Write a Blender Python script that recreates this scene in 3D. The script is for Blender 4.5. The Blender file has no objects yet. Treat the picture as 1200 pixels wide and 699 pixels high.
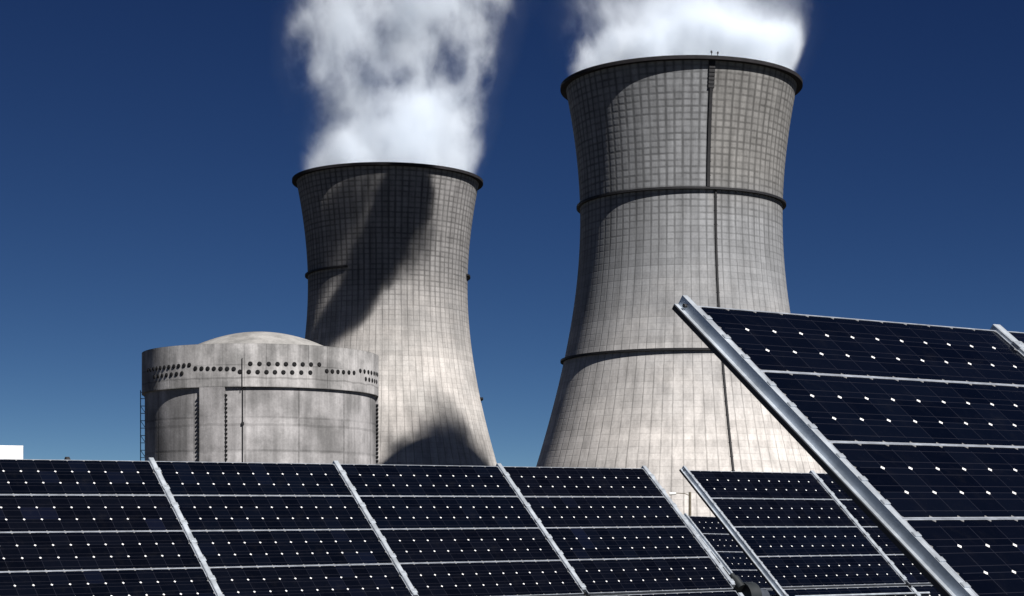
import bpy, math, random
from mathutils import Vector, Matrix, noise as mnoise

random.seed(7)
C = bpy.context.scene
COL = C.collection
R = math.radians

# ------------------------------------------------------------------ camera
HC = 1.70                      # eye height above the ground
F_PX, CX, HY = 2173.0, 600.0, 633.9   # focal length, centre column, horizon row (1200 px wide photo)
cam = bpy.data.cameras.new('camera')
cam.sensor_width = 36.0
cam.lens = F_PX / 1200.0 * 36.0
cam.shift_y = (HY - 349.5) / 1200.0
cam.clip_start, cam.clip_end = 0.1, 20000.0
camo = bpy.data.objects.new('camera', cam)
camo.location = (0, 0, HC)
camo.rotation_euler = (R(90), 0, 0)
COL.objects.link(camo)
C.camera = camo

# ------------------------------------------------------------------ sky and sun
SUN = Vector((0.4061, -0.5908, 0.6972)).normalized()
SUN_EL = math.asin(SUN.z)
SUN_AZ = math.atan2(SUN.x, SUN.y)
w = bpy.data.worlds.new('World')
C.world = w
w.use_nodes = True
nt = w.node_tree
nt.nodes.clear()
sky = nt.nodes.new('ShaderNodeTexSky')
sky.sky_type = 'NISHITA'
sky.sun_disc = False
sky.sun_elevation = SUN_EL
sky.sun_rotation = SUN_AZ
sky.altitude = 6000
sky.air_density = 0.5
sky.dust_density = 0.0
sky.ozone_density = 10.0
bg = nt.nodes.new('ShaderNodeBackground')
bg.inputs[1].default_value = 0.05
wo = nt.nodes.new('ShaderNodeOutputWorld')
# deep polarised blue: each channel of the sky gets its own contrast
sp = nt.nodes.new('ShaderNodeSeparateColor')
cb_ = nt.nodes.new('ShaderNodeCombineColor')
nt.links.new(sky.outputs[0], sp.inputs[0])
for i, (pw, gain) in enumerate(((1.66, 1.05), (1.44, 0.62), (1.03, 0.60))):
    a = nt.nodes.new('ShaderNodeMath')
    a.operation = 'POWER'
    a.inputs[1].default_value = pw
    b = nt.nodes.new('ShaderNodeMath')
    b.operation = 'MULTIPLY'
    b.inputs[1].default_value = gain
    nt.links.new(sp.outputs[i], a.inputs[0])
    nt.links.new(a.outputs[0], b.inputs[0])
    nt.links.new(b.outputs[0], cb_.inputs[i])
nt.links.new(cb_.outputs[0], bg.inputs[0])
nt.links.new(bg.outputs[0], wo.inputs[0])

sl = bpy.data.lights.new('sun', 'SUN')
sl.energy = 5.0
sl.angle = R(0.53)
sl.color = (1.0, 0.965, 0.92)
so = bpy.data.objects.new('sun', sl)
so.rotation_euler = (-SUN).to_track_quat('-Z', 'Y').to_euler()
so.location = (30, -40, 60)
COL.objects.link(so)

C.view_settings.view_transform = 'Standard'
C.view_settings.look = 'None'
C.view_settings.gamma = 1.0
C.view_settings.exposure = 0.85
C.view_settings.use_curve_mapping = False
C.render.engine = 'CYCLES'
C.cycles.volume_bounces = 5
C.cycles.volume_step_rate = 0.25
C.cycles.max_bounces = 10
C.cycles.use_denoising = True

# ------------------------------------------------------------------ node helpers
class NT:
    """Small wrapper that lets node graphs be written as expressions."""
    def __init__(self, name):
        self.m = bpy.data.materials.new(name)
        self.m.use_nodes = True
        self.t = self.m.node_tree
        self.t.nodes.clear()
        self.out = self.t.nodes.new('ShaderNodeOutputMaterial')
    def n(self, typ, **kw):
        nd = self.t.nodes.new(typ)
        for k, v in kw.items():
            setattr(nd, k, v)
        return nd
    def put(self, sock, v):
        if v is None:
            return
        if isinstance(v, bpy.types.NodeSocket):
            self.t.links.new(v, sock)
        else:
            sock.default_value = v
    def math(self, op, a, b=None, c=None, clamp=False):
        nd = self.n('ShaderNodeMath', operation=op, use_clamp=clamp)
        for i, v in enumerate((a, b, c)):
            self.put(nd.inputs[i], v)
        return nd.outputs[0]
    def vmath(self, op, a, b=None, scale=None):
        nd = self.n('ShaderNodeVectorMath', operation=op)
        self.put(nd.inputs[0], a)
        self.put(nd.inputs[1], b)
        if scale is not None:
            self.put(nd.inputs[3], scale)
        return nd.outputs['Value'] if op in ('LENGTH', 'DISTANCE', 'DOT_PRODUCT') else nd.outputs[0]
    def step(self, v, a, b, o0=0.0, o1=1.0, smooth=True):
        nd = self.n('ShaderNodeMapRange', interpolation_type='SMOOTHSTEP' if smooth else 'LINEAR')
        for i, x in enumerate((v, a, b, o0, o1)):
            self.put(nd.inputs[i], x)
        return nd.outputs[0]
    def mix(self, f, a, b, blend='MIX'):
        nd = self.n('ShaderNodeMix', data_type='RGBA', blend_type=blend)
        self.put(nd.inputs[0], f)
        self.put(nd.inputs[6], a if not isinstance(a, tuple) else (*a, 1.0))
        self.put(nd.inputs[7], b if not isinstance(b, tuple) else (*b, 1.0))
        return nd.outputs[2]
    def noise(self, vec, scale, detail=3.0, rough=0.5, dist=0.0, colour=False):
        nd = self.n('ShaderNodeTexNoise')
        self.put(nd.inputs['Vector'], vec)
        self.put(nd.inputs['Scale'], scale)
        self.put(nd.inputs['Detail'], detail)
        self.put(nd.inputs['Roughness'], rough)
        self.put(nd.inputs['Distortion'], dist)
        return nd.outputs['Color' if colour else 'Fac']
    def white(self, vec):
        nd = self.n('ShaderNodeTexWhiteNoise')
        nd.noise_dimensions = '3D'
        self.put(nd.inputs['Vector'], vec)
        return nd.outputs['Value']
    def sep(self, v):
        nd = self.n('ShaderNodeSeparateXYZ')
        self.put(nd.inputs[0], v)
        return nd.outputs
    def comb(self, x, y, z=0.0):
        nd = self.n('ShaderNodeCombineXYZ')
        for i, v in enumerate((x, y, z)):
            self.put(nd.inputs[i], v)
        return nd.outputs[0]
    def coord(self, which='Object'):
        return self.n('ShaderNodeTexCoord').outputs[which]
    def bump(self, h, strength, dist):
        nd = self.n('ShaderNodeBump')
        self.put(nd.inputs['Height'], h)
        nd.inputs['Strength'].default_value = strength
        nd.inputs['Distance'].default_value = dist
        return nd.outputs[0]
    def surface(self, colour, rough=0.6, metal=0.0, spec=0.5, normal=None, coat=None):
        b = self.n('ShaderNodeBsdfPrincipled')
        self.put(b.inputs['Base Color'], colour if not isinstance(colour, tuple) else (*colour, 1.0))
        self.put(b.inputs['Roughness'], rough)
        self.put(b.inputs['Metallic'], metal)
        self.put(b.inputs['Specular IOR Level'], spec)
        if normal is not None:
            self.put(b.inputs['Normal'], normal)
        if coat is not None:
            b.inputs['Coat Weight'].default_value = coat
            b.inputs['Coat Roughness'].default_value = 0.04
        self.t.links.new(b.outputs[0], self.out.inputs[0])
        return self.m

def edge_dist(N, x):
    """distance to the nearest whole number"""
    f = N.math('FRACT', x)
    return N.math('SUBTRACT', 0.5, N.math('ABSOLUTE', N.math('SUBTRACT', f, 0.5)))

# ------------------------------------------------------------------ mesh helpers
class MB:
    def __init__(self):
        self.v, self.f, self.uv, self.sm = [], [], {}, []
    def add(self, vs, fs, smooth=False):
        o = len(self.v)
        self.v += [tuple(p) for p in vs]
        for f in fs:
            self.f.append(tuple(i + o for i in f))
            self.sm.append(smooth)
        return o
    def box(self, a, b):
        (x0, y0, z0), (x1, y1, z1) = a, b
        vs = [(x0, y0, z0), (x1, y0, z0), (x1, y1, z0), (x0, y1, z0), (x0, y0, z1), (x1, y0, z1), (x1, y1, z1), (x0, y1, z1)]
        self.add(vs, [(0, 3, 2, 1), (4, 5, 6, 7), (0, 1, 5, 4), (1, 2, 6, 5), (2, 3, 7, 6), (3, 0, 4, 7)])
    def cbox(self, a, b, c=0.002):
        """box with chamfered edges along its top"""
        (x0, y0, z0), (x1, y1, z1) = a, b
        vs = [(x0, y0, z0), (x1, y0, z0), (x1, y1, z0), (x0, y1, z0),
              (x0, y0, z1 - c), (x1, y0, z1 - c), (x1, y1, z1 - c), (x0, y1, z1 - c),
              (x0 + c, y0 + c, z1), (x1 - c, y0 + c, z1), (x1 - c, y1 - c, z1), (x0 + c, y1 - c, z1)]
        fs = [(0, 3, 2, 1), (8, 9, 10, 11)]
        for i in range(4):
            j = (i + 1) % 4
            fs += [(i, j, j + 4, i + 4), (i + 4, j + 4, j + 8, i + 8)]
        self.add(vs, fs)
    def tube(self, p0, p1, r0, r1=None, n=10, caps=True):
        p0, p1 = Vector(p0), Vector(p1)
        r1 = r0 if r1 is None else r1
        d = (p1 - p0).normalized()
        a = d.orthogonal().normalized()
        b = d.cross(a)
        vs = []
        for p, r in ((p0, r0), (p1, r1)):
            for k in range(n):
                t = 2 * math.pi * k / n
                vs.append(p + (a * math.cos(t) + b * math.sin(t)) * r)
        o = self.add(vs, [(k, (k + 1) % n, n + (k + 1) % n, n + k) for k in range(n)], True)
        if caps:
            self.f += [tuple(o + k for k in reversed(range(n))), tuple(o + n + k for k in range(n))]
            self.sm += [False, False]
    def path(self, pts, r, n=8):
        for a, b in zip(pts[:-1], pts[1:]):
            self.tube(a, b, r, n=n)
    def extrude_y(self, prof, y0, y1):
        """closed x-z profile pulled along y"""
        n = len(prof)
        vs = [(x, y0, z) for x, z in prof] + [(x, y1, z) for x, z in prof]
        self.add(vs, [(k, k + n, (k + 1) % n + n, (k + 1) % n) for k in range(n)] + [tuple(range(n)), tuple(reversed(range(n, 2 * n)))])
    def arc_prof(self, prof, a0, a1, n, closed=False, smooth=True):
        """closed r-z profile swept round z; angles are from the -y direction towards +x"""
        m = len(prof)
        vs = []
        cnt = n if closed else n + 1
        for i in range(cnt):
            a = a0 + (a1 - a0) * i / n
            for r, z in prof:
                vs.append((r * math.sin(a), -r * math.cos(a), z))
        fs = []
        for i in range(n):
            j = (i + 1) % cnt
            for k in range(m):
                l = (k + 1) % m
                fs.append((i * m + k, j * m + k, j * m + l, i * m + l))
        o = self.add(vs, fs, smooth)
        if not closed:
            self.f += [tuple(o + k for k in reversed(range(m))), tuple(o + (cnt - 1) * m + k for k in range(m))]
            self.sm += [False, False]
    def mesh(self, name, mat, smooth_all=None, recalc=True):
        me = bpy.data.meshes.new(name)
        me.from_pydata(self.v, [], self.f)
        me.update()
        if recalc:
            import bmesh
            bm = bmesh.new()
            bm.from_mesh(me)
            bmesh.ops.recalc_face_normals(bm, faces=bm.faces)
            bm.to_mesh(me)
            bm.free()
        for p, s in zip(me.polygons, self.sm):
            p.use_smooth = s if smooth_all is None else smooth_all
        if mat is not None:
            me.materials.append(mat)
        return me

def link(name, me, parent=None, loc=None):
    o = bpy.data.objects.new(name, me)
    COL.objects.link(o)
    if parent is not None:
        o.parent = parent
    if loc is not None:
        o.location = loc
    return o

def sharp(me, ang=35):
    try:
        me.set_sharp_from_angle(angle=R(ang))
    except Exception:
        pass

def build(mb, name, mat, parent=None, loc=None, recalc=True):
    me = mb.mesh(name, mat, recalc=recalc)
    sharp(me)
    return link(name, me, parent, loc)

def tag(o, label=None, cat=None, group=None, kind=None):
    for k, v in (('label', label), ('category', cat), ('group', group), ('kind', kind)):
        if v is not None:
            o[k] = v
    return o

def empty(name, loc, label, cat, group=None, mat=None):
    o = bpy.data.objects.new(name, None)
    o.empty_display_size = 0.2
    COL.objects.link(o)
    if mat is not None:
        o.matrix_world = mat
    else:
        o.location = loc
    return tag(o, label, cat, group)

# ------------------------------------------------------------------ materials
def concrete_tower(name, ribs, lifts, tone, seed, h0, h1):
    N = NT(name)
    uv = N.coord('UV')
    u, v, _ = N.sep(uv)
    off = N.comb(seed * 13.7, seed * 5.1, seed * 3.3)
    p = N.vmath('ADD', N.coord('Object'), off)
    hn = N.math('DIVIDE', v, lifts)                             # 0 at the foot, 1 at the rim
    # slightly wandering joints
    wob = N.math('MULTIPLY', N.math('SUBTRACT', N.noise(p, 0.5, 3.0), 0.5), 0.10)
    du = edge_dist(N, N.math('ADD', u, wob))
    dv = edge_dist(N, N.math('ADD', v, wob))
    upper = N.step(hn, 0.52, 0.76)
    wu = N.math('ADD', 0.10, N.math('MULTIPLY', upper, 0.17))
    wv = N.math('ADD', 0.12, N.math('MULTIPLY', upper, 0.17))
    brk = N.noise(N.vmath('MULTIPLY', p, (1.0, 1.0, 0.35)), 0.33, 4.0, 0.6)
    ju = N.math('MULTIPLY', N.math('SUBTRACT', 1.0, N.step(du, 0.02, wu)), N.step(brk, 0.30, 0.62, 0.5, 1.0))
    brk2 = N.noise(N.vmath('MULTIPLY', p, (0.5, 0.5, 2.0)), 0.30, 4.0, 0.65)
    jv = N.math('MULTIPLY', N.math('SUBTRACT', 1.0, N.step(dv, 0.02, wv)), N.step(brk2, 0.35, 0.65, 0.3, 1.0))
    jv = N.math('MULTIPLY', jv, N.math('ADD', 0.40, N.math('MULTIPLY', upper, 0.52)))
    joint = N.math('SUBTRACT', N.math('ADD', ju, jv), N.math('MULTIPLY', ju, jv))
    # every formwork panel came out a slightly different grey
    cell = N.white(N.vmath('FLOOR', N.comb(N.math('ADD', u, 200.0), N.math('ADD', v, 200.0), seed)))
    lift = N.white(N.vmath('FLOOR', N.comb(seed, N.math('ADD', v, 500.0), 3.0)))
    # run-down weather stains and big clouds of discolouration
    streak = N.noise(N.vmath('MULTIPLY', p, (1.0, 1.0, 0.035)), 0.42, 5.0, 0.65)
    cloud = N.noise(N.vmath('MULTIPLY', p, (1.0, 1.0, 1.8)), 0.045, 5.0, 0.6)
    fine = N.noise(p, 1.6, 5.0, 0.7)
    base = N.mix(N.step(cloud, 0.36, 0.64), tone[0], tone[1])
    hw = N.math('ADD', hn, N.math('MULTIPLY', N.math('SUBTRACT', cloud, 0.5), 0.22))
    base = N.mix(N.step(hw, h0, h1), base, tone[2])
    if seed < 1.5:                      # the sector past the cable duct weathered browner
        sec = N.math('MULTIPLY', N.math('MULTIPLY', N.step(u, 2.2, 2.4), N.step(u, 20.8, 21.2, 1.0, 0.0)), N.step(hn, 0.66, 0.80))
        base = N.mix(sec, base, N.mix(1.0, base, (0.90, 0.86, 0.80), 'MULTIPLY'))
    val = N.math('ADD', 0.80, N.math('MULTIPLY', cell, N.step(hn, 0.5, 0.8, 0.10, 0.15)))
    val = N.math('ADD', val, N.math('MULTIPLY', lift, 0.13))
    val = N.math('MULTIPLY', val, N.step(streak, 0.25, 0.7, 0.74, 1.12))
    val = N.math('MULTIPLY', val, N.step(fine, 0.2, 0.8, 0.86, 1.12))
    val = N.math('MULTIPLY', val, N.math('SUBTRACT', 1.0, N.math('MULTIPLY', joint, N.math('ADD', 0.40, N.math('MULTIPLY', upper, 0.16)))))
    colr = N.mix(1.0, base, N.comb(val, val, val), 'MULTIPLY')
    hgt = N.math('SUBTRACT', N.math('MULTIPLY', fine, 0.15), joint)
    return N.surface(colr, 0.92, 0, 0.15, N.bump(hgt, 0.28, 0.15))

def concrete_plain(name, a, b, scale=0.12, band=None, panel=None):
    N = NT(name)
    p = N.coord('Object')
    big = N.noise(p, scale, 5.0, 0.6)
    st = N.noise(N.vmath('MULTIPLY', p, (1.0, 1.0, 0.06)), scale * 7, 5.0, 0.65)
    st2 = N.noise(N.vmath('MULTIPLY', p, (1.0, 1.0, 0.12)), scale * 2.2, 4.0, 0.6)
    fine = N.noise(p, 2.2, 4.0, 0.7)
    c = N.mix(N.step(big, 0.35, 0.65), a, b)
    val = N.math('MULTIPLY', N.step(st, 0.25, 0.75, 0.72, 1.12), N.step(fine, 0.2, 0.8, 0.85, 1.12))
    val = N.math('MULTIPLY', val, N.step(st2, 0.3, 0.68, 0.70, 1.12))
    z = N.sep(p)[2]
    wav = N.math('MULTIPLY', N.math('SUBTRACT', N.noise(p, 0.25, 3.0), 0.5), 0.8)
    if band:
        for z0, h, amt in band:
            m = N.math('SUBTRACT', 1.0, N.step(N.math('ABSOLUTE', N.math('SUBTRACT', N.math('ADD', z, wav), z0)), h * 0.5, h * 0.75))
            val = N.math('MULTIPLY', val, N.math('ADD', 1.0, N.math('MULTIPLY', m, amt)))
    hgt = fine
    if panel:
        u, v, _ = N.sep(N.coord('UV'))
        ju = N.math('SUBTRACT', 1.0, N.step(edge_dist(N, N.math('MULTIPLY', u, panel[0])), 0.008, 0.025))
        jv = N.math('SUBTRACT', 1.0, N.step(edge_dist(N, N.math('MULTIPLY', v, panel[1])), 0.015, 0.05))
        j = N.math('MULTIPLY', N.math('MAXIMUM', ju, N.math('MULTIPLY', jv, 0.6)), N.step(big, 0.3, 0.7, 0.2, 1.0))
        cl = N.white(N.vmath('FLOOR', N.comb(N.math('MULTIPLY', u, panel[0]), N.math('MULTIPLY', v, panel[1]), 1.0)))
        val = N.math('MULTIPLY', val, N.math('ADD', 0.88, N.math('MULTIPLY', cl, 0.2)))
        val = N.math('MULTIPLY', val, N.math('SUBTRACT', 1.0, N.math('MULTIPLY', j, 0.5)))
        hgt = N.math('SUBTRACT', hgt, j)
    c = N.mix(1.0, c, N.comb(val, val, val), 'MULTIPLY')
    return N.surface(c, 0.9, 0, 0.2, N.bump(hgt, 0.35, 0.06))

def metal_mat(name, col, rough, metal, scale=14.0, var=0.25):
    N = NT(name)
    p = N.coord('Object')
    a = N.noise(p, scale, 5.0, 0.65)
    b = N.noise(N.vmath('MULTIPLY', p, (1.0, 0.15, 1.0)), scale * 2.5, 3.0, 0.6)
    f = N.math('MULTIPLY', N.step(a, 0.25, 0.75, 1.0 - var, 1.0 + var * 0.4), N.step(b, 0.3, 0.7, 1.0 - var * 0.5, 1.05))
    c = N.mix(1.0, col, N.comb(f, f, f), 'MULTIPLY')
    return N.surface(c, N.step(a, 0.2, 0.8, rough * 0.85, rough * 1.25), metal, 0.5, N.bump(a, 0.15, 0.002))

def cell_mat():
    """twelve by three dark pseudo-square silicon cells behind glass"""
    N = NT('solar_cells')
    u, v, _ = N.sep(N.coord('UV'))
    du, dv = edge_dist(N, u), edge_dist(N, v)
    dia = N.math('LESS_THAN', N.math('ADD', du, dv), 0.074)
    gap = N.math('LESS_THAN', N.math('MINIMUM', du, dv), 0.0105)
    fv = N.math('ABSOLUTE', N.math('SUBTRACT', N.math('FRACT', v), 0.5))
    bus = N.math('LESS_THAN', N.math('ABSOLUTE', N.math('SUBTRACT', fv, 0.24)), 0.0095)
    rnd = N.n('ShaderNodeObjectInfo').outputs['Random']
    cid = N.vmath('FLOOR', N.comb(u, v, N.math('MULTIPLY', rnd, 500.0)))
    r1 = N.white(cid)
    cell = N.mix(r1, (0.0007, 0.0011, 0.0024), (0.0017, 0.0025, 0.0050))
    blue = N.math('MULTIPLY', N.step(r1, 0.86, 0.99), N.step(N.white(N.comb(rnd, 0.3, 0.7)), 0.55, 0.95))
    cell = N.mix(N.math('MULTIPLY', blue, 0.7), cell, (0.003, 0.0045, 0.012))
    mott = N.noise(N.comb(u, v, rnd), 3.0, 4.0, 0.7)
    cell = N.mix(N.step(mott, 0.45, 0.8, 0.0, 0.25), cell, (0.0035, 0.0038, 0.007))
    rim_u = N.math('LESS_THAN', N.math('ABSOLUTE', N.math('SUBTRACT', u, 6.0)), 5.8)
    rim_v = N.math('LESS_THAN', N.math('ABSOLUTE', N.math('SUBTRACT', v, 1.5)), 1.3)
    inner = N.math('MULTIPLY', rim_u, rim_v)
    gap = N.math('MULTIPLY', gap, inner)
    dia = N.math('MULTIPLY', dia, N.math('ADD', 0.22, N.math('MULTIPLY', inner, 0.78)))
    tint = N.mix(N.white(N.comb(rnd, 0.9, 0.2)), (1.08, 0.96, 0.92), (0.85, 1.02, 1.15))
    cell = N.mix(1.0, cell, tint, 'MULTIPLY')
    c = N.mix(gap, cell, (0.011, 0.012, 0.018))
    c = N.mix(bus, c, (0.012, 0.0125, 0.018))
    c = N.mix(dia, c, (0.62, 0.62, 0.62))
    dust = N.noise(N.coord('Object'), 9.0, 5.0, 0.7)
    c = N.mix(N.step(dust, 0.5, 0.85, 0.0, 0.008), c, (0.35, 0.32, 0.28))
    return N.surface(c, N.step(dust, 0.3, 0.8, 0.10, 0.20), 0, 0.42)

def simple(name, col, rough=0.6, metal=0.0, var=0.2, scale=4.0, spec=0.5):
    N = NT(name)
    a = N.noise(N.coord('Object'), scale, 4.0, 0.6)
    f = N.step(a, 0.25, 0.75, 1.0 - var, 1.0 + var)
    return N.surface(N.mix(1.0, col, N.comb(f, f, f), 'MULTIPLY'), rough, metal, spec)

def ground_mat():
    N = NT('dry_ground')
    p = N.coord('Object')
    a = N.noise(p, 0.05, 6.0, 0.6)
    b = N.noise(p, 3.0, 6.0, 0.7)
    c = N.mix(N.step(a, 0.4, 0.6), (0.046, 0.042, 0.036), (0.034, 0.032, 0.028))
    c = N.mix(N.step(b, 0.45, 0.7), c, (0.065, 0.06, 0.053))
    return N.surface(c, 0.95, 0, 0.1, N.bump(b, 0.6, 0.05))

def steam_mat(name, r0, r1, drift, height, dens, seed, thin, swirl=10.0, lean_y=0.0, holes=(), base=0.0):
    """steam rising out of a round mouth: object space, metres, origin at the mouth"""
    N = NT(name)
    off = (seed * 31.0, seed * 17.0, seed * 7.0)
    p = N.coord('Object')
    x, y, z = N.sep(p)
    ps = N.vmath('ADD', N.vmath('MULTIPLY', p, (1.0, 1.0, 0.72)), off)
    n1 = N.vmath('SUBTRACT', N.noise(ps, 0.030, 2.0, 0.5, 0.0, True), (0.5, 0.5, 0.5))
    n2 = N.vmath('SUBTRACT', N.noise(ps, 0.10, 6.0, 0.66, 0.0, True), (0.5, 0.5, 0.5))
    amp = N.step(z, -2.0, 30.0, 0.25, 1.0)
    q = N.vmath('ADD', p, N.vmath('SCALE', n1, scale=N.math('MULTIPLY', amp, swirl * 2.6)))
    q = N.vmath('ADD', q, N.vmath('SCALE', n2, scale=N.math('MULTIPLY', amp, swirl * 1.3)))
    qx, qy, qz = N.sep(q)
    t = N.step(z, 0.0, height, smooth=False)
    dx = N.math('SUBTRACT', qx, N.math('MULTIPLY', t, drift))
    dy = N.math('SUBTRACT', qy, N.math('MULTIPLY', t, lean_y))
    rad = N.math('SQRT', N.math('ADD', N.math('MULTIPLY', dx, dx), N.math('MULTIPLY', dy, dy)))
    rr = N.math('ADD', r0, N.math('MULTIPLY', t, r1 - r0))
    rel = N.math('DIVIDE', rad, rr)
    body = N.step(rel, 0.78, 1.0, 1.0, 0.0)
    # billows: a cellular field broken up by fine turbulence
    puff = N.noise(N.vmath('ADD', ps, N.vmath('SCALE', n2, scale=9.0)), 0.047, 7.0, 0.62, 0.25)
    lim = N.step(z, 0.0, 45.0, thin[0], thin[1])
    for hx, hz, hr, amt in holes:
        g = N.vmath('LENGTH', N.vmath('SUBTRACT', N.comb(qx, 0.0, qz), (hx, 0.0, hz)))
        lim = N.math('ADD', lim, N.step(g, hr * 0.3, hr, amt, 0.0))
    puffs = N.step(puff, lim, N.math('ADD', lim, 0.14))
    thick = N.step(puff, N.math('ADD', lim, 0.10), N.math('ADD', lim, 0.30), 0.35, 1.35)
    top = N.step(z, height * 0.82, height, 1.0, 0.0)
    d = N.math('MULTIPLY', N.math('MULTIPLY', body, puffs), N.math('MULTIPLY', top, thick))
    # dense collar that has just left the mouth
    if base:
        zz = N.math('ADD', z, N.math('MULTIPLY', N.math('SUBTRACT', puff, 0.5), -26.0))
        d = N.math('MULTIPLY', d, N.math('ADD', 1.0, N.step(zz, 8.0, 17.0, base, 0.0)))
    veil = N.math('MULTIPLY', N.step(rel, 0.85, 1.2, 0.018, 0.0), N.math('MULTIPLY', top, N.step(puff, 0.35, 0.7)))
    d = N.math('MULTIPLY', N.math('ADD', d, veil), dens)
    vol = N.n('ShaderNodeVolumePrincipled')
    vol.inputs['Color'].default_value = (0.90, 0.945, 1.0, 1)
    vol.inputs['Anisotropy'].default_value = 0.0
    N.put(vol.inputs['Density'], d)
    N.t.links.new(vol.outputs[0], N.out.inputs[1])
    return N.m

def puff_mat(name, dens, seed):
    """a torn-off bank of steam: object space runs from -1 to 1"""
    N = NT(name)
    p = N.coord('Object')
    ps = N.vmath('ADD', p, (seed, seed * 2.0, seed * 3.0))
    n = N.vmath('SUBTRACT', N.noise(N.vmath('MULTIPLY', ps, (1.0, 1.0, 1.5)), 1.8, 6.0, 0.66, 0.0, True), (0.5, 0.5, 0.5))
    q = N.vmath('ADD', p, N.vmath('SCALE', n, scale=1.25))
    holes = N.step(N.noise(N.vmath('ADD', ps, (4.0, 1.0, 9.0)), 2.5, 5.0, 0.62), 0.34, 0.52)
    d = N.math('MULTIPLY', N.step(N.vmath('LENGTH', q), 0.40, 0.95, 1.0, 0.0), holes)
    vol = N.n('ShaderNodeVolumePrincipled')
    vol.inputs['Color'].default_value = (0.985, 0.988, 0.995, 1)
    N.put(vol.inputs['Density'], N.math('MULTIPLY', d, dens))
    N.t.links.new(vol.outputs[0], N.out.inputs[1])
    return N.m

M = {}
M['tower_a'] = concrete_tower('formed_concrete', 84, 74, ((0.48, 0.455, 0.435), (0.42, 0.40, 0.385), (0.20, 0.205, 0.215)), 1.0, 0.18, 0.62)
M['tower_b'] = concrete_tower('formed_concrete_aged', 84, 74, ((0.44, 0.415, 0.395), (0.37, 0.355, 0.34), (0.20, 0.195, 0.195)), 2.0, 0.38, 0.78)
M['rim'] = simple('stained_rim', (0.016, 0.015, 0.017), 0.85, 0, 0.3, 0.6, 0.15)
M['dark_steel'] = simple('dark_painted_steel', (0.011, 0.011, 0.013), 0.7, 0.0, 0.3, 1.0, 0.25)
M['vessel'] = concrete_plain('vessel_concrete', (0.36, 0.35, 0.355), (0.19, 0.186, 0.188), 0.10, [(17.5, 1.9, 0.22), (10.5, 0.5, -0.2), (24.0, 0.4, -0.2)], (14, 5))
M['girder'] = concrete_plain('girder_concrete', (0.40, 0.39, 0.39), (0.19, 0.187, 0.187), 0.13, [(33.0, 0.25, -0.3)], (36, 2))
M['dome'] = concrete_plain('dome_concrete', (0.265, 0.258, 0.25), (0.22, 0.215, 0.208), 0.05)
M['anchor'] = simple('greased_anchor', (0.009, 0.009, 0.010), 0.8, 0.0, 0.4, 2.0, 0.15)
M['white_wall'] = simple('white_rendered_wall', (0.80, 0.78, 0.74), 0.8, 0, 0.05, 0.6)
M['roof_edge'] = simple('light_metal_coping', (0.76, 0.75, 0.74), 0.5, 0.2, 0.1, 1.0)
M['window'] = simple('dark_window_glass', (0.02, 0.025, 0.03), 0.1, 0, 0.1, 1.0)
M['alu'] = metal_mat('anodised_frame', (0.36, 0.39, 0.44), 0.42, 0.5)
M['galv'] = metal_mat('galvanised_steel', (0.50, 0.545, 0.60), 0.40, 0.6, 10.0, 0.25)
M['lip'] = metal_mat('shaded_lip', (0.035, 0.036, 0.04), 0.6, 0.2)  # shade under the channel foot, put into the lip colour
M['clip'] = metal_mat('clip_steel', (0.74, 0.75, 0.77), 0.45, 0.3)
M['tube'] = metal_mat('torque_tube_steel', (0.020, 0.021, 0.024), 0.55, 0.4)
M['slot_black'] = simple('matt_black_slot', (0.004, 0.004, 0.0045), 0.9, 0, 0.3, 5.0, 0.05)  # for the added strip that blacks out the slot between rows
M['backsheet'] = simple('white_backsheet', (0.70, 0.70, 0.70), 0.7)
M['cells'] = cell_mat()
M['box'] = simple('black_plastic', (0.015, 0.015, 0.016), 0.5)
M['drive'] = simple('grey_green_enamel', (0.016, 0.019, 0.021), 0.45, 0.1, 0.3, 12.0)
M['motor'] = simple('blue_grey_casting', (0.06, 0.068, 0.085), 0.4, 0.3, 0.3, 9.0)
M['pole'] = simple('brown_pole_paint', (0.10, 0.085, 0.06), 0.7)
M['lamp'] = simple('pale_lamp_housing', (0.60, 0.60, 0.58), 0.5)
M['ground'] = ground_mat()

# ------------------------------------------------------------------ ground
g = MB()
G = 9000.0
g.add([(-G, -G, 0), (G, -G, 0), (G, G, 0), (-G, G, 0)], [(0, 1, 2, 3)])
tag(build(g, 'ground', M['ground']), kind='structure')

# ------------------------------------------------------------------ cooling towers
THROAT_R, THROAT_Z, HYP_B, TOP_Z = 28.55, 92.6, 67.6, 130.2
def shell_r(z):
    return THROAT_R * math.sqrt(1 + ((z - THROAT_Z) / HYP_B) ** 2)

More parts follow.
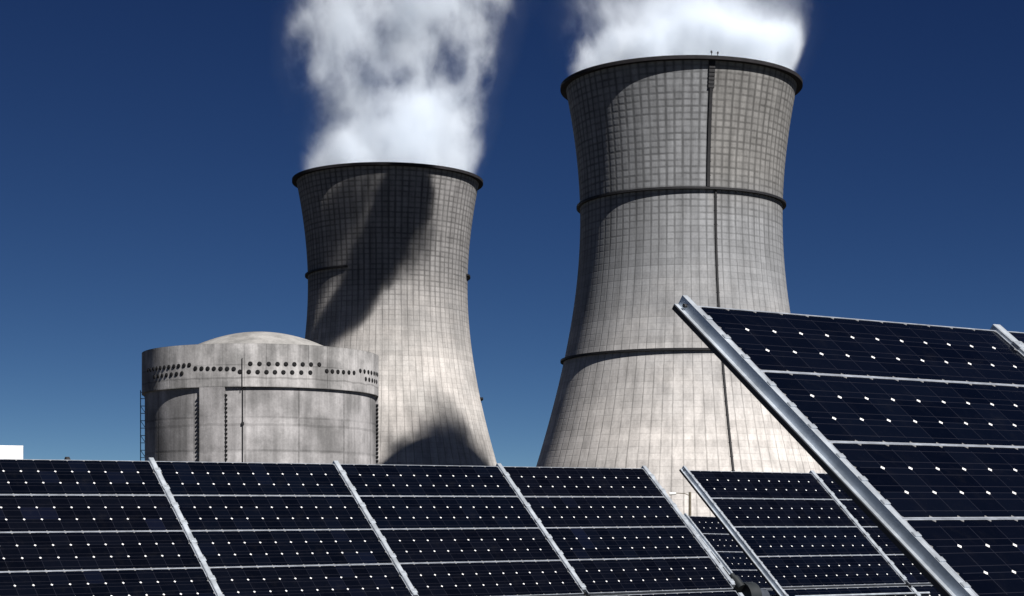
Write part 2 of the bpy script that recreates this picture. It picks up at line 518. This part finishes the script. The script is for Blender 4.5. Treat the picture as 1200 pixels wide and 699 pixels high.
RIBS, LIFTS = 84, 74
def make_shell(mat):
    nseg, nrow = RIBS * 2, LIFTS
    vs, fs, uvs = [], [], []
    for side in (0, 1):
        for j in range(nrow + 1):
            z = TOP_Z * j / nrow
            r = shell_r(z) - 0.7 * side
            for i in range(nseg):
                a = 2 * math.pi * i / nseg
                vs.append((r * math.sin(a), -r * math.cos(a), z))
    S = (nrow + 1) * nseg
    for side in (0, 1):
        for j in range(nrow):
            for i in range(nseg):
                k = (i + 1) % nseg
                q = [side * S + j * nseg + i, side * S + j * nseg + k, side * S + (j + 1) * nseg + k, side * S + (j + 1) * nseg + i]
                w4 = [(i / 2, j), ((i + 1) / 2, j), ((i + 1) / 2, j + 1), (i / 2, j + 1)]
                if side:
                    q.reverse()
                    w4.reverse()
                fs.append(q)
                uvs += w4
    for j in (0, nrow):
        for i in range(nseg):
            k = (i + 1) % nseg
            a, b = j * nseg + i, j * nseg + k
            q = [a, b, S + b, S + a] if j else [b, a, S + a, S + b]
            fs.append(q)
            uvs += [(i / 2 + .5, j + .5)] * 4
    me = bpy.data.meshes.new('shell')
    me.from_pydata(vs, [], fs)
    me.update()
    ul = me.uv_layers.new(name='UVMap')
    for l, c in zip(ul.data, uvs):
        l.uv = c
    for p in me.polygons:
        p.use_smooth = True
    sharp(me, 50)
    me.materials.append(mat)
    return me

def gallery(z, a0, a1, closed, n, depth=1.0, thick=0.6):
    mb = MB()
    r = shell_r(z)
    mb.arc_prof([(r - 0.3, z - thick / 2), (r + depth, z - thick / 2), (r + depth, z + thick / 2), (r - 0.3, z + thick / 2)], a0, a1, n, closed)
    return mb

def duct_run(az, z0, z1, wid, out):
    """a closed cable duct that follows the curve of the shell"""
    mb = MB()
    n = max(2, int((z1 - z0) / 2))
    vs = []
    for k in range(n + 1):
        z = z0 + (z1 - z0) * k / n
        r0 = shell_r(z) - 0.1
        r1 = shell_r(z) + out
        for s, r in ((-1, r0), (-1, r1), (1, r1), (1, r0)):
            a = az + s * wid / 2 / r1
            vs.append((r * math.sin(a), -r * math.cos(a), z))
    fs = [(k * 4 + i, k * 4 + (i + 1) % 4, k * 4 + 4 + (i + 1) % 4, k * 4 + 4 + i) for k in range(n) for i in range(4)]
    fs += [(3, 2, 1, 0), tuple(n * 4 + i for i in range(4))]
    mb.add(vs, fs)
    z = z0 + 3
    while z < z1 - 1:                                      # brackets
        r = shell_r(z)
        ww = (wid + 0.5) / 2 / r
        for da in (-ww, ww):
            a = az + da
            mb.tube((r * math.sin(a), -r * math.cos(a), z), ((r + out * .6) * math.sin(az), -(r + out * .6) * math.cos(az), z), 0.07, n=4)
        z += 3.7
    return mb

def cooling_tower(loc, mat, label):
    t = empty('cooling_tower', loc, label, 'cooling tower', 'concrete cooling towers')
    link('shell', make_shell(mat), t)
    rr = shell_r(TOP_Z)
    mb = MB()
    mb.arc_prof([(rr - 1.0, TOP_Z - 0.6), (rr + 1.5, TOP_Z - 0.6), (rr + 1.5, TOP_Z + 0.35), (rr - 1.0, TOP_Z + 0.35)], 0, 2 * math.pi, 168, True)
    build(mb, 'rim', M['rim'], t)
    return t

T1 = Vector((47.9, 526.0, 0))
T2 = Vector((-44.5, 665.0, 0))
t1 = cooling_tower(T1, M['tower_a'], 'nearer and larger cooling tower on the right, ringed by two dark galleries')
Z1, Z2 = 94.6 + HC, 50.9 + HC
for z in (Z1, Z2):
    build(gallery(z, 0, 2 * math.pi, True, 168), 'gallery', M['dark_steel'], t1)
VA = -math.atan2(T1.x, T1.y)          # bearing of the camera as seen from the tower
build(duct_run(VA + R(14.8), Z1 + 0.5, TOP_Z - 6, 0.85, 0.5), 'cable_duct', M['dark_steel'], t1)
build(duct_run(VA + R(19.0), 6, Z1 - 0.5, 0.5, 0.4), 'cable_duct', M['dark_steel'], t1)
hz = MB()                              # hoist box hung under the rim over the ladder
for k in range(7):
    z0 = TOP_Z - 0.6 - k
    r = shell_r(z0 - .5)
    a = VA + R(14.8)
    c, s = math.cos(a), math.sin(a)
    vs = [((r + o) * s + d * c, -(r + o) * c + d * s, z) for z in (z0 - 1, z0) for o, d in ((-.2, -.8), (0.5, -.8), (0.5, .8), (-.2, .8))]
    hz.add(vs, [(0, 1, 2, 3), (7, 6, 5, 4), (0, 4, 5, 1), (1, 5, 6, 2), (2, 6, 7, 3), (3, 7, 4, 0)])
build(hz, 'hoist_housing', M['dark_steel'], t1)
for da, hh in ((14.0, 1.3), (17.0, 1.1)):
    wl = MB()
    r = shell_r(TOP_Z) + 0.8
    a = VA + R(da)
    p = Vector((r * math.sin(a), -r * math.cos(a), TOP_Z + 0.45))
    wl.tube(p, p + Vector((0, 0, hh * 0.6)), 0.09, n=6)
    wl.tube(p + Vector((0, 0, hh * 0.6)), p + Vector((0, 0, hh)), 0.28, 0.2, 8)
    build(wl, 'warning_lamp', M['dark_steel'], t1)

t2 = cooling_tower(T2, M['tower_b'], 'farther cooling tower behind the round containment building, streaked by steam shadow')
VB = -math.atan2(T2.x, T2.y)
build(gallery(Z1, VB + R(76), VB + R(360 - 29), False, 120), 'gallery', M['dark_steel'], t2)
build(gallery(Z2, VB + R(81), VB + R(360 - 50), False, 120), 'gallery', M['dark_steel'], t2)

# ------------------------------------------------------------------ steam
def plume_hull(r0, r1, h, dr, dy, name, mat, parent, loc):
    mb = MB()
    prof_n, seg = 12, 40
    vs = []
    for j in range(prof_n + 1):
        t = j / prof_n
        z = -3 + (h + 3) * t
        r = (r0 + (r1 - r0) * t) * (1.02 if j == 0 else 1.0)
        for i in range(seg):
            a = 2 * math.pi * i / seg
            vs.append((r * math.cos(a) + dr * t, r * math.sin(a) + dy * t, z))
    fs = [(j * seg + i, j * seg + (i + 1) % seg, (j + 1) * seg + (i + 1) % seg, (j + 1) * seg + i) for j in range(prof_n) for i in range(seg)]
    fs += [tuple(reversed(range(seg))), tuple(prof_n * seg + i for i in range(seg))]
    mb.add(vs, fs, True)
    return build(mb, name, mat, parent, loc)

MOUTH = shell_r(TOP_Z)
pl2 = plume_hull(MOUTH - 0.8, 64, 85, 8, 0, 'steam_plume', steam_mat('steam_far', MOUTH - 1.5, 44, 7.0, 85.0, 0.17, 2.0, (0.34, 0.44), 10.0, 0.0, ((14.0, 46.0, 22.0, 0.085), (-28.0, 18.0, 16.0, 0.10))), None, T2 + Vector((0, 0, TOP_Z)))
tag(pl2, 'white steam with blue gaps rising from the farther cooling tower', 'steam', 'steam plumes over the cooling towers')
pl1 = plume_hull(MOUTH - 0.8, 54, 31, 3, -4, 'steam_plume', steam_mat('steam_near', MOUTH - 1.5, 35, 1.0, 31.0, 0.085, 5.0, (0.27, 0.42), 11.0, -4.0, ((-26.0, 16.0, 22.0, 0.15), (24.0, 26.0, 12.0, 0.08)), 4.5), None, T1 + Vector((0, 0, TOP_Z)))
tag(pl1, 'bright white steam pouring from the nearer right cooling tower', 'steam', 'steam plumes over the cooling towers')
# the torn-off bank above the near tower (out of frame) whose shade streaks the far tower
def bank(a, b, r, name, mat, parent):
    a, b = Vector(a), Vector(b)
    import bmesh
    bm = bmesh.new()
    bmesh.ops.create_icosphere(bm, subdivisions=3, radius=1.0)
    me = bpy.data.meshes.new(name)
    bm.to_mesh(me)
    bm.free()
    me.materials.append(mat)
    o = link(name, me, parent)
    q = (b - a).to_track_quat('Z', 'Y')
    mw = Matrix.Translation((a + b) / 2) @ q.to_matrix().to_4x4() @ Matrix.Diagonal((r, r, (b - a).length / 2, 1))
    o.matrix_local = Matrix.Translation(-parent.location) @ mw
    return o
bank((35.9, 529.7, 252.4), (32.8, 532.2, 232.4), 12.5, 'torn_bank', puff_mat('steam_bank', 1.1, 3.0), pl1)
bank((32.3, 531.2, 239.5), (22.2, 532.8, 210.5), 11.5, 'torn_bank', puff_mat('steam_mid', 0.75, 23.0), pl1)
bank((23.4, 532.7, 217.0), (5.1, 540.1, 191.4), 10, 'torn_bank', puff_mat('steam_shred', 0.55, 7.0), pl1)
bank((12.8, 533.4, 244.3), (4.8, 543.1, 213.4), 14, 'torn_bank', puff_mat('steam_veil', 0.16, 11.0), pl1)
bank((44.4, 534.7, 247.5), (35.1, 533.7, 213.6), 9, 'torn_bank', puff_mat('steam_fringe', 0.12, 17.0), pl1)

# ------------------------------------------------------------------ containment building
PX = 380.0 / F_PX
CB = Vector(((306 - CX) * PX, 380.0, 0))
cb = empty('containment_building', CB, 'round grey concrete containment building with shallow dome and rows of dark anchor caps', 'building')
VC = -math.atan2(CB.x, CB.y)
RB, RG = 23.4, 24.0
ZG0, ZG1 = 29.6 + HC, 37.9 + HC
def uv_ring(r, z0, z1, name, mat, n=144, inner=None):
    vs, fs, uvs = [], [], []
    rows = [(r, z0), (r, z1)]
    if inner:
        rows = [(inner, z0), (r, z0), (r, z1), (inner, z1)]
    m = len(rows)
    for i in range(n):
        a = 2 * math.pi * i / n
        for rr_, z in rows:
            vs.append((rr_ * math.sin(a), -rr_ * math.cos(a), z))
    for i in range(n):
        k = (i + 1) % n
        for j in range(m - 1):
            fs.append((i * m + j, k * m + j, k * m + j + 1, i * m + j + 1))
            uvs += [(i / n, j), ((i + 1) / n, j), ((i + 1) / n, j + 1), (i / n, j + 1)]
    me = bpy.data.meshes.new(name)
    me.from_pydata(vs, [], fs)
    me.update()
    ul = me.uv_layers.new(name='UVMap')
    for l, c in zip(ul.data, uvs):
        l.uv = c
    for p in me.polygons:
        p.use_smooth = True
    sharp(me, 40)
    me.materials.append(mat)
    return link(name, me, cb)
uv_ring(RB, 0, ZG0 + 0.5, 'wall', M['vessel'])
uv_ring(RG, ZG0, ZG1, 'ring_girder', M['girder'], 144, 14.0)
dm = MB()
rings, seg = 14, 96
vs = []
for j in range(rings + 1):
    r = 16.6 * j / rings
    z = ZG1 + 4.75 - 0.0172 * r * r + 0.02
    for i in range(seg):
        a = 2 * math.pi * i / seg
        vs.append((max(r, 0.01) * math.sin(a), -max(r, 0.01) * math.cos(a), z))
dm.add(vs, [(j * seg + i, j * seg + (i + 1) % seg, (j + 1) * seg + (i + 1) % seg, (j + 1) * seg + i) for j in range(rings) for i in range(seg)], True)
build(dm, 'dome', M['dome'], cb)

AB = VC + R(-23.2)
for k in range(3):
    a = AB + k * 2 * math.pi / 3
    hw = 2.65 / RG
    mb = MB()
    mb.arc_prof([(RB - 0.3, 0), (RG - 0.02, 0), (RG - 0.02, ZG0 - 0.01), (RB - 0.3, ZG0 - 0.01)], a - hw, a + hw, 8)
    b = build(mb, 'buttress', M['vessel'], cb)
    for s in (-1, 1):
        an = MB()
        z = 1.0
        ae = a + s * (hw + 0.19 / RB)
        while z < ZG0 - 1.0:
            p = Vector((math.sin(ae), -math.cos(ae), 0))
            an.tube(p * (RB - 0.1) + Vector((0, 0, z)), p * (RB + 0.62) + Vector((0, 0, z)), 0.22, n=8)
            z += 0.82
        build(an, 'tendon_anchors', M['anchor'], b)

def cap(px, py, size=0.37):
    a = math.asin(max(-0.995, min(0.995, (px - 306) / 137.2)))
    depth = 380 - RG * math.cos(a)
    z = (HY - py) / F_PX * depth + HC
    a += VC
    p = Vector((math.sin(a), -math.cos(a), 0))
    mb = MB()
    mb.tube(p * (RG - 0.05) + Vector((0, 0, z)), p * (RG + 0.06) + Vector((0, 0, z)), size + 0.08, n=12)
    mb.tube(p * (RG + 0.06) + Vector((0, 0, z)), p * (RG + 0.15) + Vector((0, 0, z)), size, size * 0.8, n=8)
    build(mb, 'tendon_cap', M['anchor'], cb)
Q = lambda x, y: (130 + x / 2.496, 360 + y / 2.496)
rows = []
rows += [(x, 166) for x in (410, 435, 460, 484, 507, 530, 553, 576, 599)]
rows += [(x, 190) for x in (382, 406, 430, 454, 477, 500, 524, 549, 574)]
rows += [(x, 182) for x in (260, 277, 294, 311, 329, 347, 365)]
rows += [(x, 185 + i * 0.8) for i, x in enumerate((620, 636, 652, 668, 684, 699))]
rows += [(x, 183 + i * 1.8) for i, x in enumerate((718, 731, 743, 753, 762, 769, 775))]
rows += [(x, 207 + i * 2.0) for i, x in enumerate((735, 746, 756, 764, 771))]
rows += [(x, 172 + i * 1.7) for i, x in enumerate((243, 228, 213, 199, 185, 172, 160, 149, 139, 130, 122))]
rows += [(x, 197 + i * 1.8) for i, x in enumerate((222, 207, 192, 178, 165, 153, 142))]
for x, y in rows:
    cap(*Q(x, y))

# vertical service line and caged ladder on the left flank
sv = MB()
a = VC + math.asin((286 - 306) / 134.0)
p = Vector((math.sin(a), -math.cos(a), 0))
sv.tube(p * (RB + 0.15), p * (RB + 0.15) + Vector((0, 0, ZG0)), 0.10, n=6)
sv.tube(p * (RG + 0.15) + Vector((0, 0, ZG0 - 0.3)), p * (RG + 0.15) + Vector((0, 0, ZG0 + 5.5)), 0.08, n=6)
for z in (8, 16, 24):
    sv.box((p.x * (RB + .1) - .25, p.y * (RB + .1) - .25, z), (p.x * (RB + .1) + .25, p.y * (RB + .1) + .25, z + .5))
build(sv, 'service_pipe', M['dark_steel'], cb)
lad = MB()
a = VC + R(-91)
p = Vector((math.sin(a), -math.cos(a), 0))
tn = Vector((math.cos(a), math.sin(a), 0))
for o in (-0.7, 0.3):
    for s in (-0.6, 0.6):
        q = p * (RG + o) + tn * s
        lad.tube(q, q + Vector((0, 0, ZG0 + 1.0)), 0.05, n=5)
z = 0.6
i = 0
while z < ZG0 + 0.8:
    c = [p * (RG + o) + tn * s + Vector((0, 0, z)) for o, s in ((-.7, -.6), (.3, -.6), (.3, .6), (-.7, .6))]
    for k in range(4):
        lad.tube(c[k], c[(k + 1) % 4], 0.05, n=4)
    if i % 2 == 0:
        lad.tube(c[0], c[1] + Vector((0, 0, 1.5)), 0.045, n=4)
        lad.tube(c[3], c[2] + Vector((0, 0, 1.5)), 0.045, n=4)
    z += 1.5
    i += 1
build(lad, 'caged_ladder', M['dark_steel'], cb)

# ------------------------------------------------------------------ white building at the left edge
D = 240.0
wx1 = (27 - CX) / F_PX * D
wz = (HY - 522.5) / F_PX * D + HC
wbear = math.atan2(-wx1, D)
wb = empty('white_building', (wx1 - 15 * math.cos(wbear) - 9 * math.sin(wbear), D - 15 * math.sin(wbear) + 9 * math.cos(wbear), 0), 'plain white flat-roofed building showing above the left end of the panels', 'building')
mb = MB()
mb.box((-15, -9, 0), (15, 9, wz - 0.25))
wb.rotation_euler = (0, 0, wbear)
build(mb, 'wall', M['white_wall'], wb)
mb = MB()
mb.box((-15.02, -9.02, wz - 0.25), (15.02, 9.02, wz))
build(mb, 'roof', M['roof_edge'], wb)
for k in range(5):
    mb = MB()
    x = -12 + k * 6
    mb.box((x - 1.2, -9.06, 1.0), (x + 1.2, -8.9, 2.6))
    build(mb, 'window', M['window'], wb)

# ------------------------------------------------------------------ lamp post between the arrays
D = 125.0
lx = (808.5 - CX) / F_PX * D
lz = (HY - 579.5) / F_PX * D + HC
lp = empty('lamp_post', (lx, D, 0), 'thin brown lamp post with one pale lamp on its side arm', 'lamp post')
mb = MB()
mb.tube((0, 0, 0), (0, 0, lz + 0.15), 0.12, 0.09, 10)
build(mb, 'pole', M['pole'], lp)
mb = MB()
mb.path([(0, 0, lz - 0.1), (-0.35, 0, lz + 0.05), (-0.95, 0, lz + 0.08)], 0.028, 6)
build(mb, 'arm', M['pole'], lp)
mb = MB()
mb.tube((-1.38, 0, lz + 0.03), (-0.93, 0, lz + 0.06), 0.12, 0.07, 10)
build(mb, 'lamp_head', M['lamp'], lp)

# ------------------------------------------------------------------ solar arrays
CU, CV = 0.1055, 0.10567
BAY, ROW = 1.3142, 0.32878
MW, MH = 12 * CU + 0.0125, ROW - 0.0018       # one module, over the frame
GAP = 0.022
def make_panel_meshes():
    mb = MB()
    x, y = MW / 2 - 0.004, MH / 2 - 0.004
    mb.add([(-x, -y, 0), (x, -y, 0), (x, y, 0), (-x, y, 0)], [(0, 1, 2, 3)])
    mb.add([(-x, -y, -0.006), (x, -y, -0.006), (x, y, -0.006), (-x, y, -0.006)], [(3, 2, 1, 0)])
    me = mb.mesh('solar_panel', M['cells'], recalc=False)
    me.materials.append(M['backsheet'])
    me.polygons[1].material_index = 1
    ul = me.uv_layers.new(name='UVMap')
    for l in me.loops:
        v = me.vertices[l.vertex_index].co
        ul.data[l.index].uv = (v.x / CU + 6.0, v.y / CV + 1.5)
    fr = MB()
    X, Y, t = MW / 2, MH / 2, 0.0046
    for s in (-1, 1):
        y0, y1 = (Y - t, Y) if s > 0 else (-Y, -Y + t)
        fr.cbox((-X, y0, -0.018), (X, y1, 0.0016), 0.0008)
        x0, x1 = (X - t - .0006, X) if s > 0 else (-X, -X + t + .0006)
        fr.cbox((x0, -Y + t, -0.018), (x1, Y - t, 0.0014), 0.0008)
    fme = fr.mesh('panel_frame', M['alu'])
    return me, fme
PANEL, FRAME = make_panel_meshes()

def clip_mesh():
    mb = MB()
    mb.cbox((-0.0215, -0.018, 0.0018), (0.0215, 0.018, 0.0040), 0.001)
    mb.tube((0, 0, 0.0038), (0, 0, 0.0065), 0.005, n=6)
    return mb.mesh('clamp', M['galv'])
CLIP = clip_mesh()
def side_clip_mesh():
    mb = MB()
    mb.cbox((-0.007, -0.009, 0.0022), (0.0155, 0.009, 0.0055), 0.0015)
    return mb.mesh('clamp', M['galv'])
SCLIP = side_clip_mesh()

def solar_array(P, u, n, b0, nb, rows, label, left_channel, ends):
    """P: centre of the top module of bay 0; u: along the rows; n: out of the glass."""
    u = Vector(u).normalized()
    n = Vector(n)
    n = (n - u * n.dot(u)).normalized()
    up = n.cross(u)
    ml = Matrix((u, up, n)).transposed().to_4x4()
    half = rows / 2
    Vc = (half - 0.5) * ROW + GAP / 2
    Uc = (b0 + (nb - 1) / 2) * BAY
    c = Vector(P) + Vector((0, 0, HC)) + u * Uc - up * Vc
    root = empty('solar_array', None, label, 'solar array', 'tilted solar arrays', Matrix.Translation(c) @ ml)
    inv = (Matrix.Translation(c) @ ml).inverted()
    rowy = lambda r: Vc - (r * ROW + (GAP if r >= half else 0))
    for b in range(b0, b0 + nb):
        for r in range(rows):
            p = link('solar_panel', PANEL, root, (b * BAY - Uc, rowy(r), 0))
            p.rotation_euler = (R(random.gauss(0, 0.12)), R(random.gauss(0, 0.06)), 0)
            link('panel_frame', FRAME, p)
    ytop = Vc + ROW / 2
    ymid0, ymid1 = GAP / 2 + 0.03, -GAP / 2 - 0.03
    for k in range(b0, b0 + nb + 1):
        x = (k - 0.5) * BAY - Uc
        first, last = k == b0, k == b0 + nb
        if first and left_channel:
            # open channel on the free edge: top flange under clips, web, outward foot, lip coloured dark to stand in for shade
            xe = x + (BAY - MW) / 2 - 0.001
            w, wb_, hgt = 0.019, 0.003, 0.031
            x0 = xe - w
            prof = [(xe, 0.002), (x0, 0.002), (x0, -hgt + 0.003), (x0 - 0.014, -hgt + 0.003), (x0 - 0.014, -hgt), (x0 + 0.003, -hgt), (x0 + 0.003, -0.001), (xe, -0.001)]
            mb = MB()
            mb.extrude_y(prof, -ytop - 0.03, ytop + 0.052)
            rail = build(mb, 'edge_channel', M['galv'], root)
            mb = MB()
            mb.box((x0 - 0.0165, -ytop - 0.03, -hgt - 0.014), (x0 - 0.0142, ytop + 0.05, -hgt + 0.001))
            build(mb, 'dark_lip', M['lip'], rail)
            mb = MB()
            mb.tube((x0 - 0.0005, ytop + 0.022, -0.015), (x0 - 0.007, ytop + 0.022, -0.015), 0.006, n=6)
            build(mb, 'bolt', M['lip'], rail)
            segs = [(rail, -ytop, ytop)]
            cm, cx_ = SCLIP, xe - 0.010
        else:
            segs = []
            top_z = 0.012
            for y0, y1 in ((ymid0, ytop + 0.022), (-ytop - 0.03, ymid1)):
                mb = MB()
                mb.cbox((x - 0.0165, y0, -0.075), (x + 0.0165, y1, top_z), 0.003)
                segs.append((build(mb, 'support_rail', M['galv'], root), y0, y1))
            cm, cx_ = CLIP, x
        for r in range(rows):
            for fr in (0.2, 0.5, 0.8) if cm is SCLIP else (0.3, 0.8):
                y = rowy(r) + ROW / 2 - fr * ROW
                par = [s for s in segs if s[1] - .05 <= y <= s[2] + .05][0][0]
                link('clamp', cm, par, (cx_, y, 0.0103 if cm is CLIP else 0.0005))
    mb = MB()                                        # added black strip that keeps the slot along the tilt axis dark
    mb.box((-nb * BAY / 2 + 0.02, -GAP / 2 - 0.02, -0.06), (nb * BAY / 2 - 0.02, GAP / 2 + 0.03, -0.0185))
    build(mb, 'slot_cover', M['slot_black'], root)
    # torque tube and posts
    xl, xr = (b0 - 0.5) * BAY - Uc, (b0 + nb - 0.5) * BAY - Uc
    mb = MB()
    mb.tube((xl - ends[0], 0, -0.15), (xr + ends[1], 0, -0.15), 0.065, n=16)
    build(mb, 'torque_tube', M['tube'], root)
    npst = max(2, nb // 2 + 1)
    for i in range(npst):
        x = xl + 0.35 + (xr - xl - 0.7) * i / (npst - 1)
        pw = (Matrix.Translation(c) @ ml) @ Vector((x, 0, -0.15))
        mb = MB()
        vs = []
        for z in (-0.3, pw.z - 0.066):
            for sx, sy in ((-.06, -.06), (.06, -.06), (.06, .06), (-.06, .06)):
                vs.append(inv @ Vector((pw.x + sx, pw.y + sy, z)))
        mb.add(vs, [(3, 2, 1, 0), (4, 5, 6, 7), (0, 1, 5, 4), (1, 2, 6, 5), (2, 3, 7, 6), (3, 0, 4, 7)])
        build(mb, 'post', M['tube'], root)
    return root, Uc, Vc

arrA, UcA, VcA = solar_array((-2.698, 11.017, 0.378), (0.8168, 0.5768, 0.0108), (0.3753, -0.5455, 0.7494), -1, 5, 8,
    'long row of dark solar panels across the foreground below the containment building', False, (0.1, 0.12))
arrB, _, _ = solar_array((1.123, 5.543, 0.573), (0.8154, 0.5788, 0.0112), (0.3531, -0.5127, 0.7826), 0, 2, 8,
    'nearest solar array, its large panels reaching above the others at the right', True, (0.1, 0.1))
arrC, _, VC_C = solar_array((1.923, 14.228, 0.426), (0.8158, 0.5784, 0.0049), (0.3751, -0.5355, 0.7566), 0, 2, 8,
    'solar array with a bright left edge channel, in front of the right cooling tower', True, (0.12, 0.1))
mb = MB()                                   # conduit lying across the lower modules of the middle array
mb.tube((-BAY + 0.06, VC_C - 4 * ROW + ROW / 2 - 0.115, 0.012), (BAY * 0.10, VC_C - 4 * ROW + ROW / 2 - 0.115, 0.010), 0.008, n=10)
build(mb, 'conduit', M['galv'], arrC)
arrD, _, _ = solar_array((2.727, 22.884, 0.183), (0.7924, 0.6098, -0.0166), (0.4108, -0.5133, 0.7535), 0, 2, 8,
    'farthest solar array, a dark sliver in the gap between two nearer arrays', True, (0.1, 0.1))

# small dark junction box behind the top edge of the long array
mb = MB()
mb.cbox((-0.014, -0.01, -0.03), (0.014, 0.016, 0.003), 0.005)
jb = build(mb, 'junction_box', M['box'], arrA, (0.118 - UcA, VcA + ROW / 2 + 0.014, 0))

# gear drive that turns the two torque tubes, standing between the arrays
ia = arrA.matrix_world
xr = (3.5 * BAY) - UcA
dl = ia @ Vector((xr + 0.17, 0, -0.10))
dr = empty('tracker_drive', (dl.x, dl.y, 0), 'dark gear drive with a round motor standing between two solar arrays', 'machine')
ax = (ia.to_3x3() @ Vector((1, 0, 0))).normalized()
vd = (ia.to_3x3() @ Vector((0, 1, 0))).normalized()
nm = (ia.to_3x3() @ Vector((0, 0, 1))).normalized()
o = Vector((0, 0, dl.z))
mb = MB()
mb.tube(o - ax * 0.05 + vd * 0.02, o + ax * 0.05 + vd * 0.02, 0.11, n=20)
build(mb, 'gear_case', M['drive'], dr)
mb = MB()
mb.tube(o - ax * 0.06 + vd * 0.05 + nm * 0.06, o - ax * 0.06 + vd * 0.15 + nm * 0.06, 0.035, n=12)
mb.tube(o - ax * 0.06 + vd * 0.15 + nm * 0.06, o - ax * 0.06 + vd * 0.19 + nm * 0.06, 0.022, n=12)
build(mb, 'shaft_housing', M['drive'], dr)
mb = MB()
mb.tube(o + ax * 0.06, o + ax * 0.15, 0.085, 0.07, n=20)
build(mb, 'motor', M['motor'], dr)
mb = MB()
mb.tube((0, 0, -0.3), (0, 0, dl.z - 0.08), 0.06, n=12)
build(mb, 'pedestal', M['tube'], dr)
